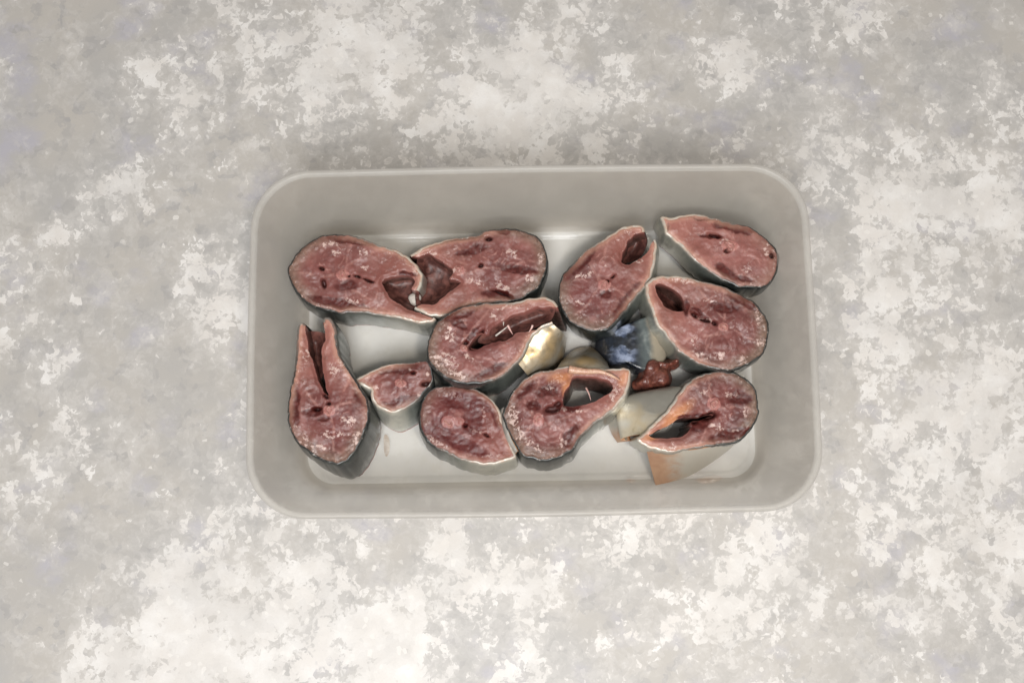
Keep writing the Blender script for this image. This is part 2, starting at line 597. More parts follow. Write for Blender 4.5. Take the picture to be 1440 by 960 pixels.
M_BONE = mat_simple('fish bone', srgb(206, 158, 150), srgb(226, 196, 186), 900, 0.4, 0.5, 0.2, 0.2)
M_VERT = mat_simple('fish vertebra', srgb(138, 88, 80), srgb(176, 126, 114), 700, 0.38, 0.8, 0.15, 0.2)
M_WBONE = mat_simple('white bone', srgb(186, 178, 168), srgb(212, 206, 196), 600, 0.35, 0.4)
M_ORGAN = mat_simple('raw liver', srgb(84, 42, 35), srgb(128, 76, 62), 300, 0.34, 0.9, 0.3, 0.2)
M_STAIN = mat_simple('dried juice', srgb(186, 178, 168), srgb(170, 156, 142), 300, 0.3, 0.3)
M_STAINR = mat_simple('watery blood', srgb(190, 176, 164), srgb(180, 152, 138), 300, 0.2, 0.2)
M_BACK = mat_back()
M_LIP = mat_simple('pale belly edge', srgb(182, 134, 110), srgb(204, 168, 142), 500, 0.35, 0.8, 0.3, 0.1)

# ------------------------------------------------------------------ the board under the tray
# how much white paint lies where, cell by cell (0 bare grey .. 9 all white)
PAINT = """
112326566733 563233345222
122545588657 854267332223
112363455467 874422343334
122322353367 663333455555
236623355555 555555536767
363143555555 555555536667
421156555555 555555547544
432356555555 555555536643
452223555555 555555536466
242222555555 555555544677
454222555555 555555525766
442233555555 555555554576
322465343374 445445544666
112677773377 644447644556
136788768945 523456544555
167787677854 623356423333
"""
paint = np.array([[int(c) for c in r.replace(' ', '')] for r in PAINT.split('\n') if r.strip()], float) / 9


def build_board():
    nx, ny = 281, 241
    xs, ys = np.linspace(-840, 840, nx), np.linspace(-720, 720, ny)
    X, Y = np.meshgrid(xs, ys)
    P = np.stack([X.ravel(), Y.ravel()], 1)
    # which cell of the survey grid each place falls in
    q = (np.concatenate([P, np.zeros((len(P), 1))], 1) * 1e-3 - CAM) @ RM
    u = (720 + FPX * q[:, 0] / -q[:, 2]) / 60 - 0.5
    v = (480 - FPX * q[:, 1] / -q[:, 2]) / 60 - 0.5
    uc, vc = np.clip(u, 0, 22.999), np.clip(v, 0, 14.999)
    i, j = np.floor(uc).astype(int), np.floor(vc).astype(int)
    fu, fv = uc - i, vc - j
    w = (paint[j, i] * (1 - fu) + paint[j, i + 1] * fu) * (1 - fv) + (paint[j + 1, i] * (1 - fu) + paint[j + 1, i + 1] * fu) * fv
    away = np.clip(np.maximum(np.abs(u - 11.5) - 11.5, np.abs(v - 7.5) - 7.5) / 3, 0, 1)
    w = w * (1 - away) + (0.45 + 0.7 * fbm(P[:, 0] / 60, P[:, 1] / 60, 3)) * away
    V = np.concatenate([P, np.zeros((len(P), 1))], 1)
    F = [(r * nx + c, r * nx + c + 1, (r + 1) * nx + c + 1, (r + 1) * nx + c) for r in range(ny - 1) for c in range(nx - 1)]
    # edge of the board, 12 mm thick
    rimv = [c for c in range(nx)] + [r * nx + nx - 1 for r in range(1, ny)] + \
           [(ny - 1) * nx + c for c in range(nx - 2, -1, -1)] + [r * nx for r in range(ny - 2, 0, -1)]
    k = len(V)
    low = V[rimv].copy()
    low[:, 2] = -12
    n = len(rimv)
    F += [(rimv[(m + 1) % n], rimv[m], k + m, k + (m + 1) % n) for m in range(n)]
    F.append(tuple(k + m for m in range(n))[::-1])
    o = mesh('tabletop', np.concatenate([V, low]), F, M_TABLE, attrs={'white': np.concatenate([w, w[rimv]])}, smooth=False)
    tag(o, 'grey and white mottled stone effect board under the plastic tray', None, kind='structure')


build_board()

# ------------------------------------------------------------------ the plastic tray
FLOOR = 3.0          # mm, inner floor


def rrect(a, b, r, n=14):
    out = []
    for cx, cy, s in ((a - r, b - r, 0), (-a + r, b - r, 90), (-a + r, -b + r, 180), (a - r, -b + r, 270)):
        for k in range(n + 1):
            t = math.radians(s + 90 * k / n)
            out.append((cx + r * math.cos(t), cy + r * math.sin(t)))
    p = np.array(out)
    # subdivide the straight runs
    q = []
    for i in range(len(p)):
        A, B = p[i], p[(i + 1) % len(p)]
        m = max(1, int(np.linalg.norm(B - A) / 6))
        q += [A + (B - A) * k / m for k in range(m)]
    return q


def build_tray():
    root = empty('plastic_tray', (0, 0, 0))
    tag(root, 'shallow milky translucent plastic tub with rounded corners holding the raw fish', 'food container')
    A, B, H = 100.0, 62.0, 52.0

    NPT = len(rrect(A, B, 21))

    def ring(inset, z, r, n=14):
        # same count of points on every ring: sample by the fraction round each run
        a, b = A - inset, B - inset
        pts = []
        for (cx, cy, s, ex, ey) in ((a - r, b - r, 0, -(2 * a - 2 * r), 0), (-a + r, b - r, 90, 0, -(2 * b - 2 * r)),
                                    (-a + r, -b + r, 180, 2 * a - 2 * r, 0), (a - r, -b + r, 270, 0, 2 * b - 2 * r)):
            for k in range(n + 1):
                t = math.radians(s + 90 * k / n)
                pts.append((cx + r * math.cos(t), cy + r * math.sin(t)))
            e = pts[-1]
            for k in range(1, 20):
                pts.append((e[0] + ex * k / 20, e[1] + ey * k / 20))
        p = np.array(pts)
        # the long walls bow outwards by a hair, as thin plastic does
        f = max(0.0, z) / H
        bow = 0.7 * f
        p[:, 1] += np.sign(p[:, 1]) * bow * np.cos(np.clip(p[:, 0] / a, -1, 1) * math.pi / 2) ** 2
        p[:, 0] += np.sign(p[:, 0]) * bow * np.cos(np.clip(p[:, 1] / b, -1, 1) * math.pi / 2) ** 2 * 0.7
        return np.concatenate([p, np.full((len(p), 1), z)], 1)

    def loft(rings, closed_cap=None):
        n = len(rings[0])
        V = np.concatenate(rings)
        F = []
        for k in range(len(rings) - 1):
            for i in range(n):
                j = (i + 1) % n
                F.append((k * n + i, k * n + j, (k + 1) * n + j, (k + 1) * n + i))
        return V, F, n

    TB = 13.0
    wall_in = [ring(2.6, 50.6, 19.0), ring(2.9, 48, 18.8), ring(4.4, 36, 17.5), ring(6.2, 22, 16), ring(7.6, 11, 15), ring(8.2, 7.5, 14.5),
               ring(9.1, 5.3, 13.6), ring(10.6, 4.1, 12.4), ring(12.4, 3.7, 11)]
    base_in = [ring(12.4, 3.7, 11), ring(14.2, 3.65, 10), ring(14.7, 3.15, 9.8), ring(15.6, FLOOR, 9.2), ring(24, FLOOR, 6), ring(40, FLOOR, 5)]
    wall_out = [ring(11.0, 0.9, 12), ring(9.0, 2.3, 13.4), ring(7.2, 5.5, 15), ring(6.2, 11, 16), ring(4.8, 22, 17.2), ring(3.0, 36, 18.8), ring(1.5, 47.2, 20)]
    base_out = [ring(40, 1.2, 5), ring(16, 1.2, 9), ring(15, 0.35, 9.6), ring(12.5, 0.3, 11), ring(11.0, 0.9, 12)]
    rim = [ring(1.5, 47.2, 20), ring(0.55, 47.4, 20.5), ring(0.1, 47.8, 20.9), ring(0.0, 49, 21), ring(0.05, 51, 21), ring(0.35, 51.9, 20.8), ring(0.9, 52.2, 20.3),
           ring(1.6, 52.2, 19.8), ring(2.2, 51.8, 19.4), ring(2.6, 50.6, 19.0)]
    V, F, n = loft(wall_in)
    V2, F2, _ = loft(wall_out)
    k = len(V)
    F = [f[::-1] for f in F] + [tuple(i + k for i in f) for f in F2]
    F = [f[::-1] for f in F]
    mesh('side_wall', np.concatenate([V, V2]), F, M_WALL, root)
    V, F, n = loft(base_in)
    m = len(base_in) - 1
    F.append(tuple(m * n + i for i in range(n)))
    V2, F2, _ = loft(base_out)
    k = len(V)
    F += [tuple(i + k for i in f) for f in F2] + [tuple(k + i for i in range(n))[::-1]]
    mesh('base', np.concatenate([V, V2]), F, M_BASE, root)
    V, F, n = loft(rim)
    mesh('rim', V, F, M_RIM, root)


build_tray()


# ------------------------------------------------------------------ fish steaks
def ell(items, px):
    """soft mask of ellipses (x, y, rx, ry, angle) in photo pixels: 1 inside, falling to 0"""
    m = np.zeros(len(px))
    for it in items:
        x, y, rx, ry = it[:4]
        a = math.radians(it[4] if len(it) > 4 else 0)
        d = px - np.array((x, y))
        u = (d[:, 0] * math.cos(a) + d[:, 1] * math.sin(a)) / rx
        v = (-d[:, 0] * math.sin(a) + d[:, 1] * math.cos(a)) / ry
        m = np.maximum(m, 1 - sstep(0.35, 1.55, np.sqrt(u * u + v * v)))
    return m


def topx(P):
    q = (P * 1e-3 - CAM) @ RM
    return np.stack([720 + FPX * q[:, 0] / -q[:, 2], 480 - FPX * q[:, 1] / -q[:, 2]], 1)


def steak(label, z, outer, bone, dorsal, inner=None, hole=None, lean=(0, 0), swell=1.0, grad=(0, 0), blood=(), pale=(), pit=(),
          rings=(), bones=(), warm=(), infill=None, infillz=None, mat=None, seed=1, flare=None, name='fish_steak', belly=0.45, rough=1.0, dark=1.0, tone=0.0):
    bz = at([bone], z)[0]

    def proj(px):
        zz = np.full(len(px), float(z))
        for _ in range(4):
            P = at(px, zz)
            zz = z + grad[0] * (P[:, 0] - bz[0]) + grad[1] * (P[:, 1] - bz[1])
        return at(px, zz)

    closed = inner is None
    O = spline(proj(np.array(outer, float)), closed, 0.6)
    I = spline(proj(np.array(inner, float)), False, 0.6) if inner is not None else None
    Hs = spline(proj(np.array(hole, float)), True, 0.6) if hole is not None else None
    rng = np.random.default_rng(seed)
    # ragged knife edge
    if closed:
        loop = O
    else:
        loop = np.concatenate([O, I[1:-1]])
    if area2(loop[:, :2]) < 0:      # make counter-clockwise
        O = O[::-1]
        if I is not None:
            I = I[::-1]
        loop = O if closed else np.concatenate([O, I[1:-1]])
    nO = len(O)
    base = np.array((bz[0], bz[1], FLOOR))
    dz = at([dorsal], z)[0]
    ax = (bz - dz)[:2]
    ax = ax / np.linalg.norm(ax)                     # towards the belly
    s = (loop[:, :2] - bz[:2]) @ ax
    smin, smax = s.min(), s.max()

    def venof(P):
        return np.clip(((P[:, :2] - bz[:2]) @ ax - smin) / (smax - smin), 0, 1)

    zp = lambda P: z + grad[0] * (P[:, 0] - bz[0]) + grad[1] * (P[:, 1] - bz[1])
    cen = loop[:, :2].mean(0)

    # ---- cut face
    for lp_ in (O, I, Hs):
        if lp_ is not None:
            k_ = np.ones(len(lp_))
            if lp_ is O and not closed or lp_ is I:
                k_ = np.clip(np.minimum(np.arange(len(lp_)), len(lp_) - 1 - np.arange(len(lp_))) / 6, 0, 1)
            lp_[:, 0] += k_ * 1.1 * fbm(lp_[:, 0] / 2.4, lp_[:, 1] / 2.4, seed + 61, 3)
            lp_[:, 1] += k_ * 1.1 * fbm(lp_[:, 0] / 2.4, lp_[:, 1] / 2.4, seed + 67, 3)
    loop = O if closed else np.concatenate([O, I[1:-1]])
    holes2 = [Hs[:, :2]] if Hs is not None else []
    V2, F = fill(loop[:, :2], holes2, 0.46, seed)
    V = np.concatenate([V2, zp(V2)[:, None]], 1)
    e = dist_poly(O[:, :2], V2, closed)
    ci = np.full(len(V2), 99.0)
    if I is not None:
        ci = dist_poly(I[:, :2], V2, False)
    if Hs is not None:
        ci = np.minimum(ci, dist_poly(Hs[:, :2], V2, True))
    px = topx(V)
    wob = np.stack([fbm(V2[:, 0] / 3, V2[:, 1] / 3, seed), fbm(V2[:, 0] / 3, V2[:, 1] / 3, seed + 50)], 1) * 9
    pw = px + wob
    ven = venof(V)
    mb, mp, mt, mw = ell(blood, pw), ell(pale, pw), ell(pit, px + wob * .4), ell(warm, pw)
    mbone = ell(bones, px + wob * .3)
    if len(rings):
        c = at(np.array(rings, float), z)[:, :2]
        rg = np.min([np.linalg.norm(V2 - q, axis=1) for q in c], axis=0)
    else:
        rg = np.full(len(V2), 20.0)
    dors = (1 - sstep(0.05, 0.50, ven)) * (1 - sstep(1.0, 6.0, e)) * 1.0 * dark
    mp = np.maximum(mp, (1 - sstep(0.1, 0.5, ven)) * (1 - sstep(0.8, 2.6, e)) * 0.40)
    relief = fbm(V2[:, 0] / 8, V2[:, 1] / 8, seed + 3) * 2.2 + fbm(V2[:, 0] / 2.6, V2[:, 1] / 2.6, seed + 9) * 0.32
    relief += fbm(V2[:, 0] / .9, V2[:, 1] / .9, seed + 19, 2) * 0.16 + fbm(V2[:, 0] / .8, V2[:, 1] / .8, seed + 29, 2) * 0.7 * mp
    relief += 0.05 * np.sin(rg * 2.9) * (rg < 9)
    fade = sstep(0, 1.5, np.minimum(e, ci))
    V[:, 2] += relief * rough * (0.25 + 0.75 * fade) - 0.55 * (1 - sstep(0, 1.3, e)) - 0.7 * (1 - sstep(0, 1.6, ci)) - mt * 3.0 - mb * 0.25 + mbone * 0.45
    # midline and side membranes
    dd = V2 - bz[:2]
    sp, sq = dd @ ax, dd @ np.array((-ax[1], ax[0]))
    sept = np.where(sp < 0, np.abs(sq + 0.6 * np.sin(sp / 2.5 + seed)), 50)
    sept = np.minimum(sept, np.abs(sp - 0.25 * np.abs(sq) + 0.7 * np.sin(sq / 3 + seed)))
    sept = np.minimum(sept, np.where(sp > -1, np.abs(sq * 0.8 - np.sign(sq) * (2.5 + sp * 0.45)), 50))
    root = empty(name, base)
    tag(root, label, 'fish steak' if name == 'fish_steak' else 'fish piece', 'raw mackerel steaks lying in the plastic tray')
    att = dict(edge=e, ven=ven, dors=dors, blood=mb, pale=mp, pit=mt, bone=mbone, ring=rg, warm=mw, sept=sept, tone=np.full(len(V2), tone))

    # ---- lower outline
    hgt = z - FLOOR
    lean = np.array(lean, float)

    def lower(P, t):
        """point of the wall at fraction t (0 top .. 1 floor)"""
        q = P[:, :2].copy()
        g = 1 + (swell - 1) * t
        q = cen + (q - cen) * g + lean * t
        if flare is not None:
            vv = sstep(0.55, 1.0, venof(P))[:, None]
            q = q + np.array(flare)[None] * vv * t
        zt = zp(P)
        zz = zt + (FLOOR + 0.05 - zt) * t
        return np.concatenate([q, zz[:, None]], 1)

    # underside, closes the flesh
    lowl = lower(loop, 1.0)
    hl = [lower(Hs, 1.0)[:, :2]] if Hs is not None else []
    Vb, Fb = fill(lowl[:, :2], hl, 0, seed)
    Vb3 = np.concatenate([Vb, np.full((len(Vb), 1), FLOOR + 0.06)], 1)
    k = len(V)
    allV = np.concatenate([V, Vb3])
    allF = [tuple(f) for f in F] + [tuple(int(i) + k for i in f[::-1]) for f in Fb]
    zero = np.zeros(len(Vb3))
    att = {a: np.concatenate([v, zero]) for a, v in att.items()}
    mesh('flesh', allV, allF, mat or M_FLESH, root, base, att)

    # ---- skin: cut lip, bulging side, tucked-in foot
    nrm = np.zeros((nO, 2))
    t_ = np.roll(O, -1, 0)[:, :2] - np.roll(O, 1, 0)[:, :2]
    if not closed:
        t_[0] = O[1, :2] - O[0, :2]
        t_[-1] = O[-1, :2] - O[-2, :2]
    t_ /= np.linalg.norm(t_, axis=1)[:, None] + 1e-9
    nrm = np.stack([t_[:, 1], -t_[:, 0]], 1)         # outward for ccw
    vO = venof(O)
    rag = fbm(np.arange(nO) * 0.22, np.zeros(nO), seed + 77)
    rows, lips, downs = [], [], []
    lipw = 0.35 + 0.35 * sstep(0.45, 0.9, vO) + 0.6 * np.clip(rag, -.3, .5)
    r0 = O.copy()
    r0[:, :2] -= nrm * lipw[:, None]
    r0[:, 2] = zp(O) - 0.15 + 0.35 * rag
    r1 = O.copy()
    r1[:, :2] -= nrm * 0.05
    r1[:, 2] = zp(O) - 0.10 + 0.5 * rag
    rows += [r0, r1]
    lips += [1, 0.85]
    downs += [0, 0]
    for t in (0.03, 0.12, 0.3, 0.5, 0.7, 0.86, 0.96, 1.0):
        L = lower(O, t)
        bul = 0.9 * math.sin(math.pi * min(t, 1)) ** 0.8 + 0.18 - (0.8 if t == 1 else 0.25 if t > .9 else 0)
        bul = bul + 0.5 * fbm(np.arange(nO) * 0.1, np.full(nO, t * 3), seed + 5) * math.sin(math.pi * t)
        L[:, :2] += nrm * np.asarray(bul).reshape(-1, 1)
        if t < 0.1:
            L[:, 2] += 0.3 * rag
        rows.append(L)
        lips.append(0.25 if t < 0.1 else 0)
        downs.append(t)
    SV = np.concatenate(rows)
    SF = []
    m = nO if closed else nO - 1
    for r in range(len(rows) - 1):
        for i in range(m):
            j = (i + 1) % nO
            SF.append((r * nO + i, (r + 1) * nO + i, (r + 1) * nO + j, r * nO + j))
    mesh('skin', SV, SF, M_SKIN, root, base,
         dict(ven=np.tile(np.clip((vO - 0.02) * (0.45 / belly) + 0.0, 0, 1), len(rows)), lip=np.repeat(lips, nO), down=np.repeat(downs, nO)))

    # ---- belly cavity
    for loopc, cl in ((I, False), (Hs, True)):
        if loopc is None:
            continue
        n = len(loopc)
        Lr = []
        for t in (0.0, 0.05, 0.15, 0.35, 0.6, 0.8, 1.0):
            L = lower(loopc, t)
            if t == 0:
                L[:, 2] -= 0.75
            cc = loopc[:, :2].mean(0)
            q = L[:, :2] - cc
            if cl:
                L[:, :2] = cc + q * (1 - 0.10 * math.sin(math.pi * t * 0.5)) + (lower(loopc, t)[:, :2] - loopc[:, :2]) * 0
            L[:, :2] += np.stack([fbm(np.arange(n) * .15, np.full(n, t * 4), seed + 31), fbm(np.arange(n) * .15, np.full(n, t * 4), seed + 37)], 1) * 1.2 * math.sin(math.pi * t)
            Lr.append(L)
        CV = np.concatenate(Lr)
        CF = []
        m = n if cl else n - 1
        for r in range(len(Lr) - 1):
            for i in range(m):
                j = (i + 1) % n
                CF.append((r * n + i, (r + 1) * n + i, (r + 1) * n + j, r * n + j))
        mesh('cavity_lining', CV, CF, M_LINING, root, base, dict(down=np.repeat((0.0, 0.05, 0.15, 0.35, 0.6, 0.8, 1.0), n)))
    if infill is not None:  # dark sheet added to close off the belly opening
        mz = z - 5 if infillz is None else infillz
        L = spline(at(np.array(infill, float), mz), True, 0.8)
        mv, mf = fill(L[:, :2], [], 1.0, seed)
        cm = mv.mean(0)
        dd = dist_poly(L[:, :2], mv, True)
        top = np.concatenate([mv, (mz + 3.5 * (1 - sstep(0, 4.5, dd)) - 0.25 * dd + 1.6 * fbm(mv[:, 0] / 4, mv[:, 1] / 4, seed + 8))[:, None]], 1)
        mesh('belly_infill', top, mf, M_INFILL, root, base)

    # ---- backbone: a stub of vertebra standing just proud of the cut
    if bones:
        bx, by, rx = bones[0][:3]
        c = at([(bx, by)], z)[0]
        r = rx / 3.75 * 0.58
        n = 22
        VV, FF = [], []
        prof = ((1.0, -6.0), (1.0, -0.2), (0.92, 0.25), (0.70, 0.42), (0.42, 0.10), (0.18, -0.25))
        for pr, pz in prof:
            for i in range(n):
                a = 2 * math.pi * i / n
                w = 1 + 0.22 * math.sin(2 * a + seed) + 0.14 * math.sin(3 * a + 2 * seed) + 0.08 * math.sin(7 * a + seed)
                VV.append((c[0] + r * pr * w * math.cos(a), c[1] + r * pr * w * math.sin(a), c[2] + pz + 0.25))
        VV = np.array(VV)
        VV[:, 2] += grad[0] * (VV[:, 0] - bz[0]) + grad[1] * (VV[:, 1] - bz[1])
        dn = V[np.argmin(np.linalg.norm(V2 - c[:2], axis=1)), 2]
        VV[:, 2] += dn - (c[2] + 0.35)
        for q in range(len(prof) - 1):
            for i in range(n):
                j = (i + 1) % n
                FF.append((q * n + i, q * n + j, (q + 1) * n + j, (q + 1) * n + i))
        FF.append(tuple((len(prof) - 1) * n + i for i in range(n)))
        mesh('backbone', VV, FF, M_VERT, root, base)
    root['_base'] = [float(x) for x in base]
    return root


def base_of(root):
    b = np.array(root['_base'])
    return b


def sheet(name, rows_px, rows_z, thick, mat, root, cutw=0.0, endcut=(True, True), lowcut=True, seed=3, step=0.8):
    """a curved flap of belly wall lofted through surveyed edges, with its own thickness and a cut edge"""
    base = base_of(root)
    R = []
    n = 40
    for px, zz in zip(rows_px, rows_z):
        P = at(np.array(px, float), np.array(zz, float))
        L = spline(P, False, 0.3)
        s = np.linspace(0, len(L) - 1, n)
        R.append(np.stack([np.interp(s, np.arange(len(L)), L[:, k]) for k in range(3)], 1))
    R = np.array(R)
    # smooth in the other direction
    m = 16
    G = np.array([resam(R[:, i], m + 1) for i in range(n)])
    G = G.transpose(1, 0, 2)                          # rows x n
    G[:, :, 2] += 0.9 * fbm(G[:, :, 0].ravel() / 4, G[:, :, 1].ravel() / 4, seed).reshape(m + 1, n)
    du = np.gradient(G, axis=1)
    dv = np.gradient(G, axis=0)
    nr = np.cross(du, dv)
    nr /= np.linalg.norm(nr, axis=2)[:, :, None] + 1e-9
    if nr[:, :, 2].mean() < 0:
        nr = -nr
    Bk = G - nr * thick
    V = np.concatenate([G.reshape(-1, 3), Bk.reshape(-1, 3)])
    o2 = (m + 1) * n
    F = []
    for r in range(m):
        for i in range(n - 1):
            a = (r * n + i, r * n + i + 1, (r + 1) * n + i + 1, (r + 1) * n + i)
            F += [a, tuple(o2 + k for k in a[::-1])]
    border = [i for i in range(n)] + [r * n + n - 1 for r in range(1, m + 1)] + [m * n + i for i in range(n - 2, -1, -1)] + [r * n for r in range(m - 1, 0, -1)]
    b = len(border)
    bv = V[border]
    bv2 = V[[o2 + i for i in border]]
    k = len(V)
    V = np.concatenate([V, bv, bv2])
    for q in range(b):
        F.append((k + q, k + (q + 1) % b, k + b + (q + 1) % b, k + b + q))
    cut = np.concatenate([np.zeros(2 * o2), np.ones(2 * b)])
    dn = np.concatenate([np.repeat(np.linspace(0, 1, m + 1), n)] * 2 + [np.ones(2 * b)])
    al = np.tile(np.linspace(0, 1, n), m + 1)
    al = np.concatenate([al, al, al[border], al[border]])
    # face orientation: make the upper side look outwards
    if np.cross(du, dv)[:, :, 2].mean() < 0:
        F = [f[::-1] for f in F]
    return mesh(name, V, F, mat, root, base, dict(cut=cut, down=dn, along=al))


def resam(c, k):
    d = spline(c, False, 0.1)
    s = np.linspace(0, len(d) - 1, k)
    return np.stack([np.interp(s, np.arange(len(d)), d[:, q]) for q in range(3)], 1)


def dome(name, outline, zlow, hfun, mat, root=None, origin=None, spacing=0.7, seed=2, extra=None):
    """closed lump: outline surveyed at zlow mm, top raised by hfun(points, edge distance)"""
    L = spline(at(np.array(outline, float), zlow), True, 0.7)
    if area2(L[:, :2]) < 0:
        L = L[::-1]
    V2, F = fill(L[:, :2], [], spacing, seed)
    e = dist_poly(L[:, :2], V2, True)
    top = np.concatenate([V2, (zlow + hfun(V2, e))[:, None]], 1)
    n = len(L)
    # the loop points come first in the fill: drop the wall from them to the floor
    d = np.array([np.argmin(((V2 - p) ** 2).sum(1)) for p in L[:, :2]])
    k = len(top)
    low = np.concatenate([L[:, :2] + (L[:, :2].mean(0) - L[:, :2]) * 0.04, np.full((n, 1), FLOOR + 0.1)], 1)
    V = np.concatenate([top, low])
    FF = [tuple(f) for f in F] + [(d[i], k + i, k + (i + 1) % n, d[(i + 1) % n]) for i in range(n)]
    FF = [f if len(set(f)) == 4 or len(f) == 3 else tuple(dict.fromkeys(f)) for f in FF]
    FF.append(tuple(k + i for i in range(n))[::-1])
    at_ = {}
    if extra:
        at_ = extra(V, np.concatenate([e, np.zeros(n)]))
    return mesh(name, V, FF, mat, root, origin, at_)


def tube(name, px, zs, r, mat, root, seg=6, taper=0.75):
    base = base_of(root)
    P = spline(at(np.array(px, float), np.array(zs, float)), False, 0.6)
    V, F = [], []
    n = len(P)
    for i, p in enumerate(P):
        t = P[min(i + 1, n - 1)] - P[max(i - 1, 0)]
        t /= np.linalg.norm(t)
        a = np.cross(t, (0, 0, 1.0))
        if np.linalg.norm(a) < 1e-3:
            a = np.array((1.0, 0, 0))
        a /= np.linalg.norm(a)
        b = np.cross(t, a)
        rr = r * (1 - taper * i / (n - 1))
        for k in range(seg):
            w = 2 * math.pi * k / seg
            V.append(p + rr * (math.cos(w) * a + math.sin(w) * b))
    for i in range(n - 1):
        for k in range(seg):
            j = (k + 1) % seg
            F.append((i * seg + k, i * seg + j, (i + 1) * seg + j, (i + 1) * seg + k))
    F.append(tuple(range(seg))[::-1])
    F.append(tuple((n - 1) * seg + k for k in range(seg)))
    return mesh(name, V, F, mat, root, base)


# ---- top left steak, belly curled round
A = steak('horseshoe shaped fish steak in top left corner, pale belly tip curling inwards', 25,
          [(588, 409), (593, 398), (592, 385), (583, 371), (572, 361), (557, 352.5), (540, 347), (523, 341), (503, 334), (483, 330), (465, 330), (448, 334),
           (432, 343), (417, 357), (408, 372), (406, 385), (412, 401), (423, 417), (438, 428), (457, 435), (477, 439), (497, 439), (515, 439), (532, 442), (548, 445), (573, 450),
           (592, 453), (608, 452), (612, 448)],
          (482, 387), (407, 385),
          inner=[(612, 448), (598, 443), (583, 438), (570, 433), (552, 421), (545, 413), (537, 400), (538, 394), (550, 388), (567, 386), (579, 389), (583, 397), (578, 406), (588, 409)],
          lean=(0.6, -1.6), blood=[(503, 338, 42, 6, 6), (478, 427, 42, 6, 10), (487, 402, 14, 6, -5), (575, 385, 14, 3)],
          pale=[(473, 356, 9, 5), (513, 357, 10, 7), (515, 375, 8, 4), (468, 343, 14, 4), (450, 431, 16, 4, 12), (492, 424, 20, 5), (545, 445, 8, 5), (585, 375, 6, 12)],
          pit=[(452, 377, 4, 2.5, 10), (454, 398, 3, 6, -20), (502, 388, 5, 2.2, 15), (490, 387, 2, 2), (518, 393, 8, 2, 20)], bones=[(482, 387, 9, 8)],
          rings=[(465, 362), (513, 411)], infill=[(532, 395), (552, 384), (585, 384), (596, 400), (590, 420), (598, 444), (580, 440), (548, 420)], infillz=17.5, seed=11, tone=-0.2)
dome('bone_shard', [(574, 418), (578, 413), (586, 411), (592, 416), (591, 424), (586, 430), (578, 427)], 18.5,
     lambda P, e: np.minimum(e, 1.3) * 1.1 + 1.2 * fbm(P[:, 0] / 3, P[:, 1] / 3, 4), M_WBONE, A, base_of(A), 0.5, 4)

B = steak('fish steak by the back wall with deep red open belly facing the horseshoe one', 23.5,
          [(577, 359), (593, 349), (615, 341), (635, 336), (655, 333), (675, 331), (682, 325), (692, 324), (707, 322), (720, 322), (737, 326), (752, 332), (763, 343),
           (768, 357), (769, 372), (765, 388), (757, 402), (745, 412), (730, 420), (710, 424), (687, 426), (667, 429), (648, 434), (630, 442), (615, 444), (597, 441), (583, 433)],
          (658, 383), (769, 365),
          inner=[(583, 433), (592, 428), (608, 428), (620, 420), (634, 408), (648, 397), (640, 393), (632, 391), (637, 382), (630, 372), (618, 365), (603, 357), (590, 360), (577, 359)],
          lean=(-0.5, -2.0), blood=[(645, 336, 34, 4, -6), (708, 325, 11, 4, 8), (703, 415, 26, 6, 6), (728, 378, 26, 6, 8), (665, 352, 22, 6, -15)],
          pale=[(706, 403, 15, 6, 18), (668, 396, 12, 5, 10), (760, 366, 6, 12), (745, 393, 8, 8), (640, 380, 8, 6), (610, 357, 8, 3, 30), (720, 355, 10, 6)],
          pit=[(687, 335, 5, 3), (676, 373, 3, 3), (706, 412, 14, 2.5, 20)], bones=[(646, 381, 9, 7)],
          rings=[(722, 378), (690, 350)], infill=[(589, 363), (605, 357), (622, 363), (645, 380), (650, 398), (625, 420), (605, 432), (586, 430)], infillz=17, seed=23, tone=-0.1)

C = steak('back row oval fish steak with narrow dark slit open at its upper right', 25,
          [(921, 337), (923, 348), (920, 373), (913, 392), (900, 410), (885, 428), (872, 444), (862, 457), (847, 464), (827, 463), (807, 455), (795, 442), (787, 425), (786, 405),
           (793, 385), (807, 370), (823, 354), (840, 342), (857, 331), (873, 322), (888, 317), (903, 319), (906, 326)],
          (850, 400), (802, 450),
          inner=[(906, 326), (897, 328), (885, 336), (878, 352), (873, 368), (884, 371), (902, 362), (912, 352), (916, 342), (921, 337)],
          lean=(3.2, -1.2), blood=[(815, 369, 30, 9, -45), (884, 424, 32, 10, -55), (850, 415, 10, 5)],
          pale=[(820, 388, 18, 4, -15), (812, 425, 12, 3, 10), (850, 371, 4, 2), (845, 452, 6, 2), (895, 366, 12, 3)],
          pit=[(855, 395, 2.5, 2.5), (862, 388, 4, 1.5, -40)], bones=[(850, 401, 10, 8)],
          rings=[(818, 410), (863, 430), (855, 370)], infill=[(868, 372), (882, 336), (902, 327), (908, 345), (897, 366)], infillz=13, seed=31, rough=0.7, tone=0.15)

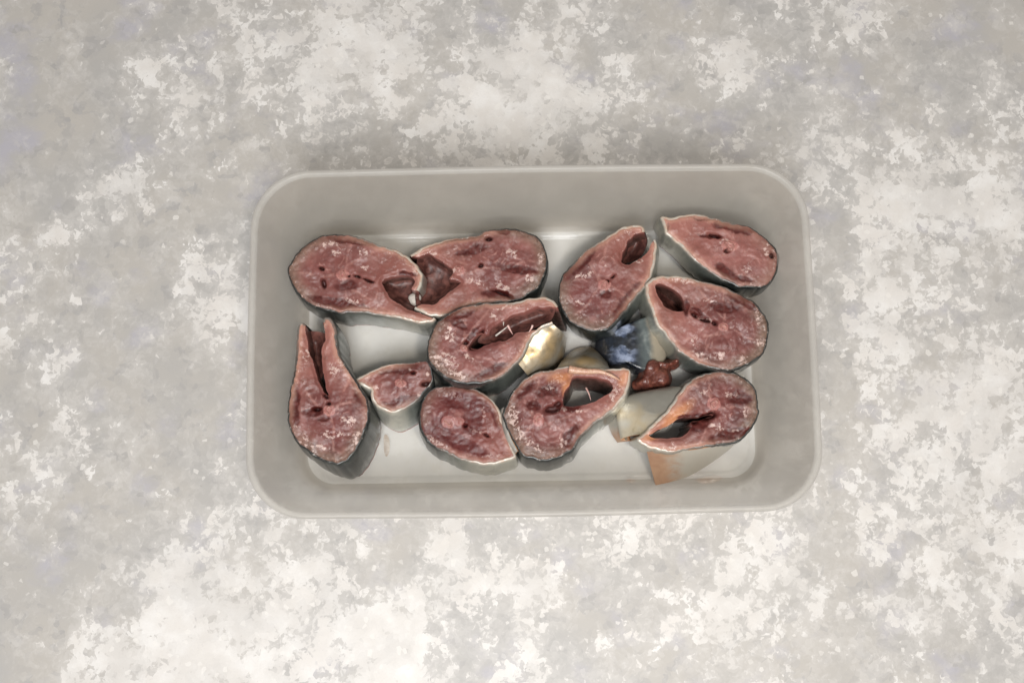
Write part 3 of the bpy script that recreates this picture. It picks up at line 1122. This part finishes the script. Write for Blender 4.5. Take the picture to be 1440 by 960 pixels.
D = steak('pointed fish steak in the top right corner, solid flesh without any belly hole', 26,
          [(930, 306), (943, 307), (955, 304), (972, 302), (990, 304), (1010, 309), (1030, 314), (1050, 318), (1061, 324), (1072, 332), (1083, 342), (1092, 353), (1095, 365),
           (1093, 378), (1089, 388), (1085, 396), (1076, 402), (1062, 404), (1040, 402), (1020, 395), (1003, 385), (985, 372), (968, 357), (955, 343), (943, 332), (936, 325), (934, 317)],
          (1027, 348), (1094, 372), lean=(0.5, 0.5),
          blood=[(1032, 320, 26, 7, 12), (1022, 384, 20, 9, 40), (1000, 332, 16, 3, 10), (985, 308, 14, 3, 8), (938, 320, 5, 5), (1045, 392, 14, 4, 15)],
          pale=[(1020, 340, 8, 4), (1050, 378, 10, 5), (1078, 350, 5, 14)], pit=[(1005, 331, 9, 2.4, 18), (1023, 352, 4, 2.6), (1086, 358, 3, 4)],
          bones=[(1026, 346, 12, 8)], rings=[(1052, 374), (990, 350)], seed=41, rough=0.9, tone=-0.7)

E = steak('fish steak at the right wall with an oval dark hole at its left tip', 26.5,
          [(909, 401), (920, 391), (933, 388), (952, 388), (973, 392), (997, 398), (1018, 404), (1038, 413), (1057, 423), (1068, 433), (1077, 447), (1080, 463), (1079, 482), (1072, 497),
           (1057, 508), (1040, 516), (1020, 520), (997, 516), (979, 508), (964, 499), (950, 488), (937, 473), (925, 455), (916, 432), (910, 413)],
          (1015, 459), (1077, 482),
          hole=[(922, 400), (932, 399), (947, 406), (958, 415), (963, 425), (962, 437), (952, 437), (938, 432), (928, 420), (922, 408)],
          lean=(-0.6, -0.6), blood=[(1045, 424, 22, 6, 28), (985, 442, 14, 5, 35), (965, 432, 5, 12, -10), (1020, 432, 22, 6, 5)],
          pale=[(1068, 443, 7, 16), (1070, 482, 10, 9), (1044, 507, 7, 8), (985, 500, 16, 5, 30), (990, 449, 16, 3, 5), (1000, 424, 16, 3, 10), (960, 392, 30, 4, 8), (1012, 500, 10, 6), (975, 480, 6, 8)],
          pit=[(1005, 454, 3.5, 3), (992, 450, 8, 2.5, 10), (977, 443, 5, 2.5, 50)], bones=[(1017, 460, 8, 6)],
          rings=[(1010, 485), (1020, 435)], infill=[(918, 397), (935, 394), (962, 412), (968, 440), (948, 442), (925, 425)], infillz=14, seed=53)

Fk = steak('tall fish steak in bottom left corner, two parallel belly walls pointing up', 27,
           [(429, 457), (424, 454), (419, 460), (417.5, 477), (417, 502), (414, 525), (408, 548), (405, 573), (405, 588), (408, 604), (415, 617), (426, 628), (438, 637), (450, 645), (463, 650),
            (477, 651), (490, 645), (503, 629), (511, 611), (516, 592), (518, 575), (514, 558), (504, 543), (495, 528), (487, 515), (478, 500), (473, 478), (470, 458), (464, 448), (457, 447), (454, 453)],
           (463, 575), (474, 651),
           inner=[(454, 453), (456, 465), (458, 477), (454, 485), (452, 498), (453, 518), (457, 540), (461, 556), (457, 553), (451, 543), (445, 528), (440, 508), (433, 493), (431, 477), (429, 466), (429, 457)],
           lean=(1.9, -5.2), blood=[(413, 572, 8, 30, 4), (508, 548, 10, 26, -22), (444, 578, 16, 6, -8), (455, 590, 10, 3)],
           pale=[(432, 615, 10, 5, 40), (450, 630, 16, 4, 15), (490, 592, 12, 9), (412, 600, 6, 10, -20), (500, 615, 8, 14, 20), (470, 610, 20, 5), (430, 500, 6, 14), (470, 520, 8, 12), (480, 505, 5, 16, -20), (425, 625, 10, 4, 40)],
           pit=[(457, 556, 4, 2.5, 40), (461, 566, 2.5, 2), (446, 575, 6, 2.5)], bones=[(463, 577, 9, 8)],
           rings=[(440, 560), (490, 590)], infill=[(428, 470), (458, 470), (460, 485), (456, 530), (446, 530), (432, 495)], infillz=16, seed=61, belly=0.95, dark=0.8)

G = steak('smallest fish steak, narrow tail end with torn top beside the tall left one', 24,
          [(500, 535), (510, 527), (521, 522), (535, 516), (550, 511), (567, 511), (585, 509), (600, 507), (606, 517), (609, 530), (606, 540), (596, 550), (591, 558), (582, 566), (570, 573),
           (555, 578), (542, 576), (531, 571), (524, 562), (521, 554), (521, 546), (510, 541)],
          (563, 538), (607, 533), lean=(0.6, -8.2), swell=0.84, grad=(0, 0.10),
          blood=[(560, 519, 32, 6, -5), (572, 563, 20, 6, -14), (545, 572, 14, 4, 10)], pale=[(575, 519, 4, 3), (600, 523, 4, 3), (528, 545, 6, 4), (590, 556, 5, 5)],
          pit=[(598, 539, 6, 3.5, -20), (580, 524, 4, 2)], bones=[(563, 539, 8, 6)], rings=[(545, 545)], seed=71, belly=0.28, dark=0.5, rough=1.0, tone=0.8)

H = steak('fish steak in the middle with fine white rib bones crossing its dark open belly', 28,
          [(784, 431), (775, 421), (762, 418), (743, 420), (727, 424), (708, 426), (688, 426), (668, 429), (648, 433), (632, 441), (617, 451), (609, 464), (602, 482), (601, 497), (607, 512),
           (618, 525), (637, 535), (658, 539), (678, 538), (698, 532), (715, 520), (728, 508), (737, 495), (743, 480), (751, 469), (764, 460), (777, 454)],
          (655, 489), (604, 507),
          inner=[(777, 454), (762, 460), (745, 465), (728, 468), (715, 476), (700, 480), (685, 483), (668, 491), (660, 484), (675, 468), (685, 470), (695, 458), (715, 446), (735, 438), (752, 432), (768, 431), (784, 431)],
          lean=(1.2, -3.0), flare=(3.5, -2.5), blood=[(648, 441, 24, 6, -22), (645, 456, 12, 6, 30), (692, 523, 32, 7, -25), (664, 470, 12, 4, -50)],
          pale=[(625, 508, 22, 14, 20), (640, 525, 18, 5, 20), (660, 505, 12, 4, 40), (720, 432, 24, 3, -5), (630, 470, 10, 14), (695, 445, 6, 5), (655, 487, 6, 4)],
          pit=[(668, 486, 10, 4, -15), (655, 481, 4, 3), (676, 468, 6, 2, -50)], bones=[(653, 489, 6, 6)],
          rings=[(640, 505), (650, 465)], infill=[(672, 482), (690, 462), (720, 442), (755, 430), (779, 434), (777, 448), (768, 456), (740, 468), (700, 484)], infillz=22, seed=83, tone=-0.15)
tube('rib_bone', [(697, 472), (706, 465), (715, 458)], [25.5, 27, 28], 0.42, M_WBONE, H)
tube('rib_bone', [(714, 457), (717, 463), (721, 470)], [28.5, 28, 26.5], 0.50, M_BONE, H)
tube('rib_bone', [(749, 457), (747, 462), (743, 468)], [29, 28.5, 27], 0.45, M_BONE, H)
tube('rib_bone', [(708, 452), (708, 458)], [25.5, 25], 0.35, M_WBONE, H)
sheet('belly_flap', [[(728, 510), (742, 481), (758, 465), (777, 455)], [(741, 526), (767, 505), (780, 485), (790, 466)], [(748, 536), (782, 520), (793, 500), (797, 475)]],
      [[26.3, 26.6, 26.8, 27], [22.6, 23.2, 23.8, 24.5], [6, 7, 8, 9]], 1.2, M_FLAP, H, seed=5)

I = steak('roundish deep red fish steak with small pointed tip near the front wall', 21.5,
          [(724, 642), (720, 630), (715, 617), (712, 605), (707, 592), (702, 577), (692, 563), (677, 552), (657, 544), (635, 542), (615, 544), (602, 552), (593, 567), (590, 585), (592, 602),
           (598, 615), (610, 627), (627, 635), (643, 642), (660, 648), (677, 652), (693, 652), (710, 648)],
          (638, 593), (592, 575), lean=(0.2, -3.6),
          blood=[(640, 620, 48, 9, 22), (672, 560, 26, 9, 38), (700, 585, 8, 20, -15), (665, 590, 14, 20), (655, 565, 30, 12), (620, 600, 16, 14)],
          pale=[(640, 557, 20, 3, 12), (680, 580, 4, 10), (701, 586, 4, 14, -12), (612, 621, 22, 4, 30), (670, 606, 12, 3, 20), (690, 640, 24, 3), (620, 545, 10, 4)],
          pit=[(655, 598, 3, 2), (684, 611, 5, 1.6, 20)], bones=[(631, 593, 10, 9), (645, 592, 8, 6)],
          rings=[(633, 592), (675, 590)], seed=97, mat=M_FLESHD, belly=0.4, tone=0.35)

J = steak('bottom centre fish steak with loop shaped belly and frayed white fat at left', 24,
          [(886, 523), (883, 547), (871, 566), (853, 582), (837, 593), (823, 605), (813, 618), (805, 630), (793, 638), (773, 645), (753, 645), (737, 640), (727, 628), (720, 613), (712, 598), (708, 583),
           (712, 568), (720, 553), (732, 538), (747, 527), (763, 522), (777, 521), (788, 517), (803, 515), (820, 518), (837, 518), (852, 519), (866, 519), (877, 518)],
          (757, 590), (724, 628),
          hole=[(806, 529), (823, 528), (840, 530), (855, 534), (863, 541), (857, 552), (840, 562), (823, 568), (807, 571), (793, 570), (792, 558), (797, 547), (802, 537)],
          lean=(0.8, -3.4), blood=[(737, 546, 9, 16, 35), (803, 614, 9, 18, 25), (770, 550, 14, 8), (800, 573, 14, 5), (750, 570, 10, 8)],
          pale=[(723, 588, 9, 24, -18), (745, 620, 28, 6, 35), (732, 612, 10, 10), (775, 545, 8, 5), (790, 575, 14, 4), (865, 552, 6, 14, 30), (812, 577, 10, 3), (790, 622, 8, 8)],
          pit=[(777, 575, 11, 5, -15), (784, 568, 6, 4, -30)], bones=[(757, 590, 8, 10)],
          rings=[(773, 602), (745, 580)], warm=[(790, 530, 16, 8, -10), (880, 530, 6, 14, 20), (800, 545, 8, 12)], seed=101, rough=1.2, tone=0.25)
tube('rib_bone', [(824, 545), (828, 553), (831, 563)], [19, 20, 20.5], 0.4, M_BONE, J)
sheet('belly_flap', [[(782, 520), (803, 516), (837, 519), (860, 524)], [(788, 510), (806, 502), (836, 503), (856, 515)], [(793, 503), (810, 490), (838, 488), (853, 506)]],
      [[23, 23.2, 23.2, 23], [18, 19, 19, 18], [6, 6, 6, 7]], 1.0, M_FLAP, J, seed=7)
tube('belly_lip', [(800, 519), (822, 522), (842, 522), (858, 527), (871, 534)], [24.0, 24.4, 24.6, 25.0, 24.4], 1.6, M_LIP, J, 10)

K = steak('fish steak in the bottom right corner with its slit belly pointing left', 24,
          [(897, 617), (910, 608), (923, 593), (940, 575), (955, 553), (964, 542), (978, 532), (993, 525), (1013, 522), (1033, 525), (1052, 535), (1062, 548), (1066, 568), (1065, 585), (1058, 600),
           (1047, 613), (1032, 622), (1015, 625), (990, 628), (968, 631), (953, 634), (937, 634), (920, 631), (906, 625)],
          (1003, 570), (1066, 575),
          hole=[(913, 612), (927, 604), (940, 598), (953, 589), (967, 587), (985, 586), (1000, 581), (1002, 585), (988, 590), (973, 594), (970, 604), (960, 612), (943, 616), (925, 616)],
          lean=(-0.8, -0.4), blood=[(985, 529, 24, 5, -18), (1025, 611, 32, 7, -14), (985, 598, 16, 8, -20), (975, 585, 20, 4, -5), (1040, 560, 16, 10)],
          pale=[(1012, 600, 16, 4, 12), (1036, 606, 8, 3), (1050, 580, 6, 8), (1030, 555, 10, 5), (947, 627, 9, 6), (990, 552, 8, 4), (930, 632, 20, 3)],
          pit=[(998, 584, 11, 4.5, -20), (978, 592, 4, 4)], bones=[(1004, 568, 10, 9)],
          rings=[(1010, 545), (1030, 585)], warm=[(950, 583, 26, 10, -40), (915, 614, 12, 6, -30)], seed=113)
sheet('belly_flap', [[(962, 545), (940, 577), (922, 597), (908, 610)], [(945, 543), (915, 556), (895, 582), (889, 612)], [(930, 545), (884, 556), (868, 580), (873, 617)], [(922, 548), (884, 560), (870, 584), (878, 620)]],
      [[22.5, 22.5, 22.5, 22.5], [18.2, 18.2, 18.2, 18], [15, 15, 15, 14.5], [11, 12, 12, 11.5]], 1.4, M_FLAPG, K, seed=9)
sheet('belly_edge', [[(886, 562), (876, 582), (881, 602), (884, 620)], [(874, 566), (866, 584), (870, 604), (876, 621)], [(864, 572), (855, 588), (859, 607), (868, 622)]],
      [[12.2, 12.2, 12.2, 11.7], [9, 9.5, 9.5, 9], [4, 4, 4, 4]], 1.4, M_FLAPC, K, seed=12)
sheet('belly_flap', [[(1035, 621), (1000, 628), (960, 633), (908, 626)], [(1030, 628), (1000, 640), (955, 652), (912, 645)], [(1018, 638), (992, 656), (962, 672), (922, 682)]],
      [[22, 22.5, 22.5, 22.5], [14, 14, 14, 14], [5, 5, 5, 5.5]], 2.4, M_FLAPC, K, seed=10)


sheet('torn_skin', [[(714, 570), (711, 588), (716, 610), (728, 634)], [(706, 574), (706, 594), (712, 616), (724, 638)], [(700, 580), (703, 600), (708, 622), (722, 644)]],
      [[23.4, 23.4, 23.3, 23.2], [22, 22, 21.5, 21], [15, 15, 14, 13]], 0.8, M_FRAY, J, seed=14)


# ---- the blue backed chunk lying skin up, and the liver
def chunk():
    outline = [(831, 489), (832, 481), (842, 475), (856, 468), (872, 460), (894, 451), (912, 445), (920, 447), (926, 459), (933, 472), (939, 483), (940, 495), (936, 508), (925, 520), (905, 528),
               (890, 526), (875, 519), (856, 518), (850, 512), (840, 505), (833, 497)]
    base = np.append(at([(885, 485)], FLOOR)[0][:2], FLOOR)
    root = empty('fish_chunk', base)
    tag(root, 'blue black fish chunk lying skin side up between the steaks, beige belly on its right', 'fish piece')
    L = at([(834, 488)], 6)[0][:2]
    R_ = at([(940, 478)], 6)[0][:2]
    d = (R_ - L) / np.linalg.norm(R_ - L)
    w = np.linalg.norm(R_ - L)

    def hf(P, e):
        s = np.clip(((P - L) @ d) / w, 0, 1)
        return 11.5 * np.sqrt(np.clip(1 - (2 * s - 0.95) ** 2, 0, 1)) * sstep(-0.3, 1.3, e) + 0.5 * fbm(P[:, 0] / 4, P[:, 1] / 4, 5)

    def ex(V, e):
        s = np.clip(((V[:, :2] - L) @ d) / w, 0, 1)
        return dict(across=s, cut=((V[:, 2] < 4) * 1.0))

    dome('skin', outline, 6, hf, M_BACK, root, base, 0.6, 3, ex)
    # a torn rag of flesh at its far end
    dome('flesh', [(830, 476), (838, 469), (850, 466), (858, 468), (848, 475), (838, 481)], 6, lambda P, e: np.minimum(e, 1.6) * 0.9, M_ORGAN, root, base, 0.7, 4)


chunk()


def liver():
    outline = [(896, 530), (898, 518), (903, 508), (913, 503), (924, 505), (934, 507), (944, 503), (953, 504), (956, 511), (951, 519), (942, 522), (944, 532), (941, 543), (930, 550), (920, 548),
               (910, 552), (900, 550), (890, 547), (888, 538)]
    base = np.append(at([(922, 528)], FLOOR)[0][:2], FLOOR)
    lob = [(910, 518, 16, 9), (930, 512, 14, 6), (948, 510, 9, 7), (925, 535, 18, 9), (903, 538, 14, 6), (932, 545, 10, 4)]
    cs = [(at([(x, y)], 10)[0][:2], r / 3.7, h) for x, y, r, h in lob]

    def hf(P, e):
        z = np.zeros(len(P))
        for c, r, h in cs:
            q = np.linalg.norm(P - c, axis=1) / r
            z = np.maximum(z, h * np.sqrt(np.clip(1.35 - q * q, 0, 2)) * 0.9)
        z = z * sstep(-0.2, 2.2, e) + 1.6 * fbm(P[:, 0] / 3, P[:, 1] / 3, 15) * sstep(0, 1, e)
        return z + 2

    o = dome('fish_liver', outline, 8, hf, M_ORGAN, None, base, 0.55, 6)
    tag(o, 'small lobed red brown piece of liver on the blue backed chunk', 'fish liver')


liver()


# ---- juice marks on the tray floor
def stain(outline, label, mat, h=0.25):
    c = np.array(outline).mean(0)
    base = np.append(at([c], FLOOR)[0][:2], FLOOR)
    L = spline(at(np.array(outline, float), FLOOR), True, 0.6)
    if area2(L[:, :2]) < 0:
        L = L[::-1]
    V2, F = fill(L[:, :2], [], 0.8, 5)
    e = dist_poly(L[:, :2], V2, True)
    V = np.concatenate([V2, (FLOOR + 0.03 + np.minimum(e * 0.2, h))[:, None]], 1)
    o = mesh('juice_stain', V, F, mat, None, base)
    tag(o, label, 'stain')


stain([(540, 612), (545, 612), (548, 622), (547, 636), (543, 642), (540, 632)], 'thin brown streak of juice running down from the small tail steak', M_STAIN)
stain([(880, 674), (886, 672), (894, 675), (890, 679), (883, 678)], 'tiny brown blood spot on the floor left of the copper belly flap', M_STAINR)
stain([(978, 674), (992, 670), (1008, 668), (1016, 672), (1004, 678), (988, 680)], 'faint pink watery smear in the front right corner of the tray floor', M_STAINR, 0.12)
